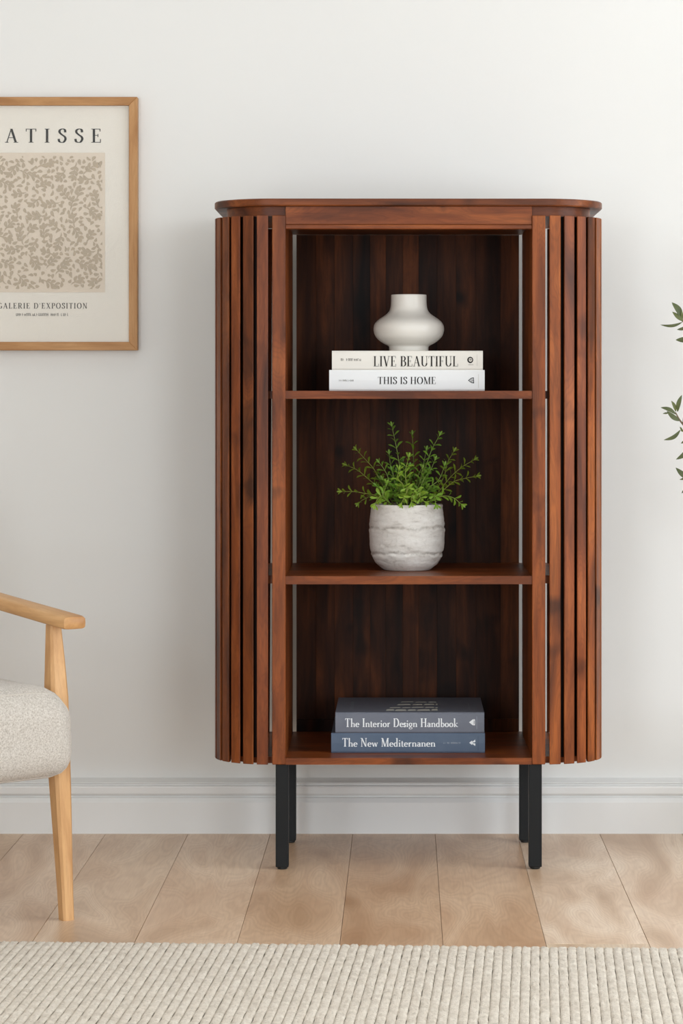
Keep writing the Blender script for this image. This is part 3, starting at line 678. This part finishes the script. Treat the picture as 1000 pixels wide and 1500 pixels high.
def sprig(path, dy0, dy1, col, leaf=.0180, sp_=.0135, dens=1.0, wid=.46):
    pts = [P3(p[0], p[1], dy0+(dy1-dy0)*i/(len(path)-1)) for i, p in enumerate(path)]
    base = Vector((max(-.05, min(.05, pts[0].x*.5)), dy0*.4, .132))
    if (pts[0]-base).length > .02: pts = [base]+pts
    c = smooth_pts(pts, 8)
    bm = bmesh.new(); n = len(c); tube(bm, c, [.0013*(1-.55*i/(n-1)) for i in range(n)], 5)
    st_ = build('stem', bm, STEMG, pl0, smooth=True, color=tuple(v*.95 for v in col[:3])+(1,))
    L = [0]
    for a, b in zip(c, c[1:]): L.append(L[-1]+(b-a).length)
    bm = bmesh.new(); d = L[-1]; tot = d; k = 0; start = .22*tot
    while d > start:
        i = max(j for j in range(n) if L[j] <= d); i = min(i, n-2)
        f = (d-L[i])/max(1e-6, L[i+1]-L[i]); p = c[i].lerp(c[i+1], f); tg = (c[i+1]-c[i]).normalized()
        u = tg.cross(Vector((0, 1, .05))).normalized(); v = tg.cross(u).normalized()
        rot = (k % 2)*1.1+rn.uniform(-.35, .35)
        e_ = min(1, .7+(tot-d)/.03*.3)
        for sgn in (1, -1):
            s_ = (u*cos(rot)+v*sin(rot))*sgn
            el = rn.uniform(.35, .85) if d < tot*.98 else 1.4
            dr = (s_+tg*el+Vector((0, 0, rn.uniform(-.1, .15)))).normalized()
            ll = leaf*e_*rn.uniform(.85, 1.15)
            nrm = (tg-dr*tg.dot(dr)); nrm = nrm.normalized()*.8+Vector((0, -.8, .3))
            leaf_geo(bm, p+dr*.0008, p+dr*ll, ll*wid*rn.uniform(.85, 1.1), nrm, rn.uniform(-.06, .06), .14, 5, 'spoon')
        k += 1; d -= sp_*rn.uniform(.85, 1.15)*(1 if d < tot*.97 else .55)/dens
    dr = (c[-1]-c[-2]).normalized(); leaf_geo(bm, c[-1], c[-1]+dr*leaf*.7, leaf*.3, (0, -1, .3), 0, .1, 5, 'spoon')
    build('leaves', bm, SPRIG, st_, smooth=True, color=col)
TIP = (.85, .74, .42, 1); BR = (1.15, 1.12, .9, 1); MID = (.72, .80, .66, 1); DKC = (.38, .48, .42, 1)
sprig([(588, 715), (586, 690), (580, 655), (574, 627)], 0, .005, (.85, .92, .8, 1))
sprig([(562, 716), (548, 690), (536, 676), (523, 662)], .01, .02, TIP)
sprig([(552, 716), (535, 700), (522, 690), (508, 684)], .02, .03, TIP)
sprig([(552, 728), (536, 724), (518, 721), (502, 721)], -.02, -.025, TIP)
sprig([(604, 716), (606, 690), (605, 665), (604, 640)], .02, .035, (.65, .68, .45, 1))
sprig([(606, 728), (613, 712), (622, 688), (632, 660), (643, 640)], -.025, -.01, (.85, .98, .8, 1))
sprig([(636, 722), (650, 700), (655, 680), (664, 664)], .01, .015, TIP)
sprig([(640, 724), (660, 700), (676, 686), (693, 676)], .0, .01, TIP)
sprig([(642, 726), (662, 708), (680, 702), (696, 699)], -.01, -.015, TIP)
sprig([(640, 730), (652, 727), (664, 730), (674, 738)], -.035, -.045, (.95, 1.0, .7, 1))
sprig([(597, 722), (594, 702), (594, 688), (598, 672)], -.04, -.05, BR, .0190, .0120)
sprig([(590, 712), (586, 706), (582, 700), (584, 690)], -.045, -.06, BR, .0190, .0115)
sprig([(596, 716), (595, 722), (591, 730), (588, 737)], -.055, -.075, BR, .0170, .0115)
sprig([(610, 718), (606, 722), (602, 730), (603, 736)], -.05, -.075, BR, .0190, .0120)
sprig([(615, 722), (614, 726), (618, 732), (622, 735)], -.055, -.075, BR, .0190, .0115)
sprig([(560, 728), (556, 728), (552, 733), (550, 739)], -.05, -.070, BR, .0190, .0115)
sprig([(562, 728), (562, 722), (564, 716), (566, 710)], -.05, -.06, (.9, .98, .8, 1), .0180, .0120)
sprig([(636, 728), (636, 724), (636, 730), (638, 738)], -.05, -.065, (.9, 1.0, .75, 1), .0180, .0120)
sprig([(615, 716), (622, 700), (630, 690), (636, 676)], -.03, -.03, MID, .0175)
sprig([(612, 700), (616, 690), (620, 680), (624, 662)], -.01, -.005, MID, .0175)
sprig([(572, 716), (568, 700), (562, 688), (556, 680)], -.015, -.01, MID, .0175)
sprig([(578, 706), (576, 696), (572, 684), (570, 668)], .0, .01, MID, .0175)
sprig([(545, 728), (538, 730), (530, 734), (526, 738)], -.01, -.02, (.7, .66, .4, 1), .0155)
sprig([(628, 716), (640, 706), (646, 696), (650, 684)], -.03, -.035, MID, .0175)
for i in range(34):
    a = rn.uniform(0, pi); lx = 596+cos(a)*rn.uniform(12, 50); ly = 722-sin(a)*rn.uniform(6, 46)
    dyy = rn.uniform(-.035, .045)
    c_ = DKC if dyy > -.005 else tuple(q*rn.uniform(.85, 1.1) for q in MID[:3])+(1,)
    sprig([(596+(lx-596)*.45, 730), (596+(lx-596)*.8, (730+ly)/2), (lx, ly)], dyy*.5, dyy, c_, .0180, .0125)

# ------------------------------------------------------------------ framed poster
PYW = .470
PYW = YW-.017
fs = (CAM_D+PYW-.012)/FPX
pcx_, pcy_ = 61, 327.5
X0, Z0 = W(pcx_, pcy_, PYW-.012)
fr0 = tag(empty('framed_poster', (X0, YW, Z0)), 'oak framed botanical exhibition poster lettered in black capitals, hanging on the wall', 'picture')
hw, hh = 140*fs, 185.6*fs; bw = 12.3*fs; y0_, y1_ = -.029, -.0005
def rail_(pts, mat):
    bm = bmesh.new(); A = [bm.verts.new((x, y0_, z)) for x, z in pts]; B_ = [bm.verts.new((x, y1_, z)) for x, z in pts]
    for k in range(4): bm.faces.new((A[k], A[(k+1) % 4], B_[(k+1) % 4], B_[k]))
    bm.faces.new(A[::-1]); bm.faces.new(B_); bmesh.ops.recalc_face_normals(bm, faces=bm.faces[:])
    bmesh.ops.bevel(bm, geom=bm.edges[:], offset=.0009, segments=1, affect='EDGES'); build('frame_rail', bm, mat, fr0)
iw, ih = hw-bw, hh-bw
rail_([(-hw, hh), (hw, hh), (iw, ih), (-iw, ih)], FRX); rail_([(-hw, -hh), (-iw, -ih), (iw, -ih), (hw, -hh)], FRX)
rail_([(hw, hh), (hw, -hh), (iw, -ih), (iw, ih)], FRZ); rail_([(-hw, hh), (-iw, ih), (-iw, -ih), (-hw, -hh)], FRZ)
bm = bmesh.new(); box(bm, -iw-.002, iw+.002, -.018, -.003, -ih-.002, ih+.002); build('print_sheet', bm, PAPER, fr0)
pp = lambda u, v, d: (u, -.018-d, v)
X = lambda p: (p-pcx_)*fs; Z = lambda p: (pcy_-p)*fs
bm = bmesh.new(); poly2(bm, [(X(-31), Z(428)), (X(153), Z(428)), (X(153), Z(223)), (X(-31), Z(223))], pp, .0007); build('print_panel', bm, PANEL, fr0)
bm = bmesh.new(); GT = glyphs(.135, .045, .27); text_mesh(bm, 'MATISSE', X(-28), X(148.5), Z(208.2), 20.3*fs, pp, GT, .42); build('poster_title', bm, INK, fr0)
bm = bmesh.new(); text_mesh(bm, "GALERIE D'EXPOSITION", X(-5), X(127), Z(451.8), 8.2*fs, pp, GM, .14); build('poster_caption', bm, plain('caption_ink', lin(84, 78, 70), .7, .2).m, fr0)
bm = bmesh.new(); greek(bm, X(22.5), X(99), Z(462.6), 4*fs, pp, 31, .0007); build('poster_small_print', bm, INKG, fr0)
# generic leafy pattern of small sprigs
bm = bmesh.new(); rp = random.Random(77)
def blob(cx, cy, a, L, w_):
    n = 9; ca, sa = cos(a), sin(a); top_, bot = [], []
    for i in range(n+1):
        t_ = i/n; ww = w_/2*(sin(pi*t_**1.5)**.7 if 0 < t_ < 1 else 0)+.25*fs
        bend_ = .12*L*sin(pi*t_)
        for lst, sg in ((top_, 1), (bot, -1)):
            x_ = t_*L; y_ = sg*ww+bend_; lst.append((cx+x_*ca-y_*sa, cy+x_*sa+y_*ca))
    for i in range(n): poly2(bm, [top_[i], bot[i], bot[i+1], top_[i+1]], pp, .0013)
occ = {}
def free(px_, py_, r):
    return all(((a-px_)**2+(b-py_)**2) > (r+q)**2 for a, b, q in occ.values())
def mark(px_, py_, r): occ[len(occ)] = (px_, py_, r)
def leafy(px_, py_, a, L, w_):
    blob(X(px_), Z(py_), a, L*fs, w_*fs); mark(px_+cos(a)*L*.62, py_-sin(a)*L*.62, w_*.75)
def sprig_print(px_, py_, a, n):
    cur = rp.uniform(-.12, .12); x_, y_ = px_, py_
    for i in range(n):
        nx, ny = x_+cos(a)*6.4, y_-sin(a)*6.4
        blob(X(x_), Z(y_), a, 8*fs, 1.5*fs)
        for sg in (1, -1):
            leafy(nx, ny, a+sg*rp.uniform(.6, .95), rp.uniform(8, 10.5), rp.uniform(3.4, 4.6))
        mark(nx, ny, 2.0); x_, y_ = nx, ny; a += cur
    leafy(x_, y_, a, 10, 4.2)
for it in range(900):
    cx_, cy_ = rp.uniform(-24, 146), rp.uniform(231, 420); n = rp.choice((2, 3, 3)); a = rp.uniform(0, 2*pi)
    L_ = n*6.4+8
    ok = all(free(cx_+cos(a+da)*L_*f, cy_-sin(a+da)*L_*f, 3.1) for f, da in ((0, 0), (.35, .45), (.35, -.45), (.7, .3), (.7, -.3), (1, 0)))
    ok = ok and -27 < cx_+cos(a)*L_ < 148 and 230 < cy_-sin(a)*L_ < 421
    if ok: sprig_print(cx_, cy_, a, n)
for it in range(2500):
    cx_, cy_ = rp.uniform(-25, 147), rp.uniform(230, 421); L_ = rp.uniform(5.5, 10); a = rp.uniform(0, 6.28)
    if free(cx_+cos(a)*L_*.5, cy_-sin(a)*L_*.5, 1.9) and free(cx_+cos(a)*L_, cy_-sin(a)*L_, .8): leafy(cx_, cy_, a, L_, rp.uniform(3.2, 4.8)); mark(cx_+cos(a)*L_*.3, cy_-sin(a)*L_*.3, 1.8)
# keep the print inside the panel
for v in bm.verts:
    v.co.x = max(X(-27.5), min(X(149), v.co.x)); v.co.z = max(Z(423), min(Z(228), v.co.z))
build('leaf_pattern', bm, PATT, fr0, kind='stuff')
bm = bmesh.new(); box(bm, -iw-.001, iw+.001, -.0225, -.0210, -ih-.001, ih+.001); build('glass_pane', bm, GLASS, fr0)

# ------------------------------------------------------------------ armchair
ch = tag(empty('armchair', (-1.030, -.492, 0), radians(38)), 'light oak armchair with oatmeal upholstered seat, cut off at the left edge', 'armchair')
LXc = .300
def post(name, secs, mat=OAK, c=.16):
    bm = bmesh.new(); loft_post(bm, secs, c); return build(name, bm, mat, ch, smooth=25)
for s in (-1, 1):
    x = s*LXc
    post('leg', [(x, -.270, 0, .0235, .0235), (x, -.2655, .05, .0245, .0245), (x, -.2475, .24, .0335, .033), (x-s*.001, -.2400, .33, .0370, .037), (x-s*.001, -.2345, .41, .0375, .037), (x, -.2280, .48, .0310, .030), (x, -.2225, .545, .0235, .0235)])
    post('leg', [(x, .330, 0, .024, .024), (x, .300, .20, .034, .034), (x, .285, .34, .036, .036), (x, .292, .60, .030, .026), (x, .335, .80, .024, .022)])
    # arm: flat board, thicker at the front end, rounded edges
    bm = bmesh.new(); rows = []
    for (y, z, w_, h_) in ((-.302, .5525, .036, .016), (-.2995, .5530, .046, .0225), (-.290, .5540, .0505, .0255), (-.20, .5615, .050, .0255), (-.05, .574, .047, .026), (.10, .587, .042, .027), (.22, .598, .034, .026), (.292, .605, .028, .024)):
        ring = []
        for k in range(16):
            a = 2*pi*k/16; e = .42; cx_, sz_ = cos(a), sin(a)
            ring.append(bm.verts.new((x+w_/2*math.copysign(abs(cx_)**e, cx_), y, z+h_/2*math.copysign(abs(sz_)**e, sz_))))
        rows.append(ring)
    for a, b in zip(rows, rows[1:]):
        for k in range(16): bm.faces.new((a[k], a[(k+1) % 16], b[(k+1) % 16], b[k]))
    bm.faces.new(rows[0][::-1]); bm.faces.new(rows[-1]); bmesh.ops.recalc_face_normals(bm, faces=bm.faces[:])
    build('armrest', bm, OAKX, ch, smooth=40)
for (n_, y_, z_) in (('seat_rail', -.235, .29), ('seat_rail', .270, .29)):
    bm = bmesh.new(); box(bm, -.29, .29, y_-.011, y_+.011, z_-.022, z_+.022, .003); build(n_, bm, OAKX, ch)
for s in (-1, 1):
    bm = bmesh.new(); box(bm, s*.295-.010, s*.295+.010, -.235, .27, .27, .312, .003); build('seat_rail', bm, OAKX, ch)
def cushion(hx, y0, y1, z0, z1, r, crown, n=26, M=None, rb=.034):
    bm = bmesh.new(); hy, hz = (y1-y0)/2, (z1-z0)/2; cy, cz = (y0+y1)/2, (z0+z1)/2
    bmesh.ops.create_cube(bm, size=2); bmesh.ops.subdivide_edges(bm, edges=bm.edges[:], cuts=n, use_grid_fill=True)
    r0 = r
    for v in bm.verts:
        u = v.co.copy(); q_ = u.z*.5+.5; r = rb+(r0-rb)*q_*q_*(3-2*q_); p = Vector((u.x*hx, u.y*hy, u.z*hz)); q = Vector((max(-hx+r, min(hx-r, p.x)), max(-hy+r, min(hy-r, p.y)), max(-hz+r, min(hz-r, p.z))))
        d = p-q
        if d.length > 1e-6:
            k = max(abs(d.x), abs(d.y), abs(d.z)); p = q+d.normalized()*k
        if u.z > 0: p.z += crown*(1-(p.x/hx)**2)*(1-(p.y/hy)**2)
        else: p.z -= crown*.3*(1-(p.x/hx)**2)*(1-(p.y/hy)**2)
        p += Vector((0, cy, cz)); p += Vector((1, 1, 1))*.0018*noise.noise(p*9)
        v.co = (M @ p) if M else p
    return bm
from mathutils.bvhtree import BVHTree
cb = cushion(.301, -.325, .26, .268, .437, .068, .012, rb=.050); tree = BVHTree.FromBMesh(cb)
build('seat_cushion', cb, FAB, ch, smooth=True)
# piping seam round the front of the seat cushion
seam = []
for i in range(97):
    a = 2*pi*i/96; d_ = Vector((cos(a), 0, sin(a)*.5)).normalized()
    hit = tree.ray_cast(Vector((0, -.293, .357))+d_*.6, -d_)
    if hit[0]: seam.append(hit[0]+d_*.0004)
bm = bmesh.new(); tube(bm, seam, .0013, 8); build('piping', bm, PIPE, ch, smooth=True)
Mb = Matrix.Translation((0, .265, .62)) @ Matrix.Rotation(radians(76), 4, 'X')
build('backrest_cushion', cushion(.272, -.20, .20, -.05, .05, .045, .015, M=Mb), FAB, ch, smooth=True)
bm = bmesh.new(); box(bm, -.29, .29, .315, .337, .745, .79, .004); build('top_rail', bm, OAKX, ch)

# ------------------------------------------------------------------ olive tree (mostly outside the frame)
OY = .16; osx = (CAM_D+OY)/FPX
tx = W(1235, 0, OY)[0]
ol = tag(empty('olive_tree', (tx, OY, 0)), 'olive tree whose narrow leaves reach in at the right edge', 'tree')
def O3(px_, py_, dy=0): x_, z_ = W(px_, py_, OY); return Vector((x_-tx, dy, z_))
bm = bmesh.new(); lathe(bm, [(.10, 0), (.112, .004), (.135, .26), (.14, .30), (.14, .315), (.130, .315), (.127, .27), (.02, .26)], 48); build('planter', bm, plain('planter_clay', lin(206, 200, 190), .8, .2).m, ol, smooth=40)
bm = bmesh.new(); tube(bm, smooth_pts([(0, 0, .25), (.012, 0, .5), (-.01, .01, .75), (.02, 0, 1.0), (.0, 0, 1.25), (.03, 0, 1.5)], 6), [.014-.00035*i for i in range(31)], 10); build('trunk', bm, BARK, ol, smooth=True)
branches = [[(-.01, 0, .78), O3(1090, 690), O3(1020, 645), O3(1004, 626), O3(995, 615), O3(989, 604)],
            [(.0, 0, .95), O3(1080, 560), O3(1040, 500), O3(1012, 478), O3(998, 470)],
            [(-.01, 0, .70), O3(1070, 740), O3(1030, 712), O3(1006, 699)],
            [(0, 0, 1.1), O3(1090, 420), O3(1060, 360)], [(.01, 0, 1.2), (.1, .02, 1.36), (.2, .0, 1.45)], [(.0, 0, .9), (.12, -.03, 1.05), (.24, -.03, 1.12)], [(.02, 0, 1.4), (-.02, -.02, 1.55), (-.04, 0, 1.68)]]
cv_ = []
for b in branches:
    c = smooth_pts(b, 6); cv_.append(c); bm = bmesh.new(); n = len(c); tube(bm, c, [.0042*(1-.72*i/(n-1)) for i in range(n)], 7); build('branch', bm, BARK, ol, smooth=True)
LV = [((998.5, 467), (983.3, 443), 9.5, .06, 0), ((1001, 470.5), (984, 456.8), 7.0, -.05, 1), ((999, 469), (997.4, 453.5), 3.4, 0, 1), ((999, 472), (966.5, 475.8), 4.6, -.13, 2),
      ((1008, 477), (990.8, 483), 5.2, -.1, 2), ((1013, 496), (989, 498), 8.6, -.06, 0),
      ((992, 603), (998, 578.5), 6.6, -.08, 0), ((989.5, 603), (982.6, 587), 5.2, .04, 1), ((990, 607), (967, 596.8), 6.2, .07, 0), ((996, 616.5), (976, 602), 7.6, -.1, 0), ((979, 605), (970, 606), 2.6, 0, 2),
      ((996, 630), (971.5, 644.5), 5.8, -.14, 0), ((999, 632), (995, 625), 3, 0, 1), ((1008, 632), (996, 631), 4.5, 0, 1), ((1008, 640), (996.5, 649.5), 5, -.1, 0), ((1008, 655), (989.5, 673), 7.2, -.12, 0), ((1010, 702), (989, 685), 8.2, -.08, 0), ((1006, 698.5), (994.6, 702.5), 3.4, -.08, 2), ((1008, 712), (997.5, 722.5), 4, 0, 0),
      ((1000, 622), (1001, 606), 4.5, .05, 0)]
LC = [(.95, .98, .9, 1), (1.35, 1.3, 1.0, 1), (1.1, 1.05, 1.05, 1)]
for (b, t_, w_, bd, ci) in LV:
    bm = bmesh.new(); leaf_geo(bm, O3(*b), O3(*t_, -.004), w_*osx, (0.15, -1, .25), bd, .12, 10, 'olive'); build('leaf', bm, OLIVE, ol, smooth=True, color=LC[ci])
bm = bmesh.new(); ro = random.Random(4)
for c in cv_:
    for k in range(64):
        p = c[ro.randrange(4, len(c))]+Vector((ro.uniform(-.03, .03), ro.uniform(-.04, .04), ro.uniform(-.03, .03)))
        lim = O3(1012, 0).x
        d = Vector((ro.uniform(-1, 1), ro.uniform(-1, 1), ro.uniform(-.6, 1))).normalized()*ro.uniform(.03, .05)
        if min(p.x, (p+d).x) < lim+.006 or (p+d).y > .3: continue
        leaf_geo(bm, p, p+d, ro.uniform(.008, .012), (0, -1, .4), ro.uniform(-.1, .1), .12, 5)
build('foliage', bm, OLIVE, ol, smooth=True, color=(1, 1, 1, 1), kind='stuff')
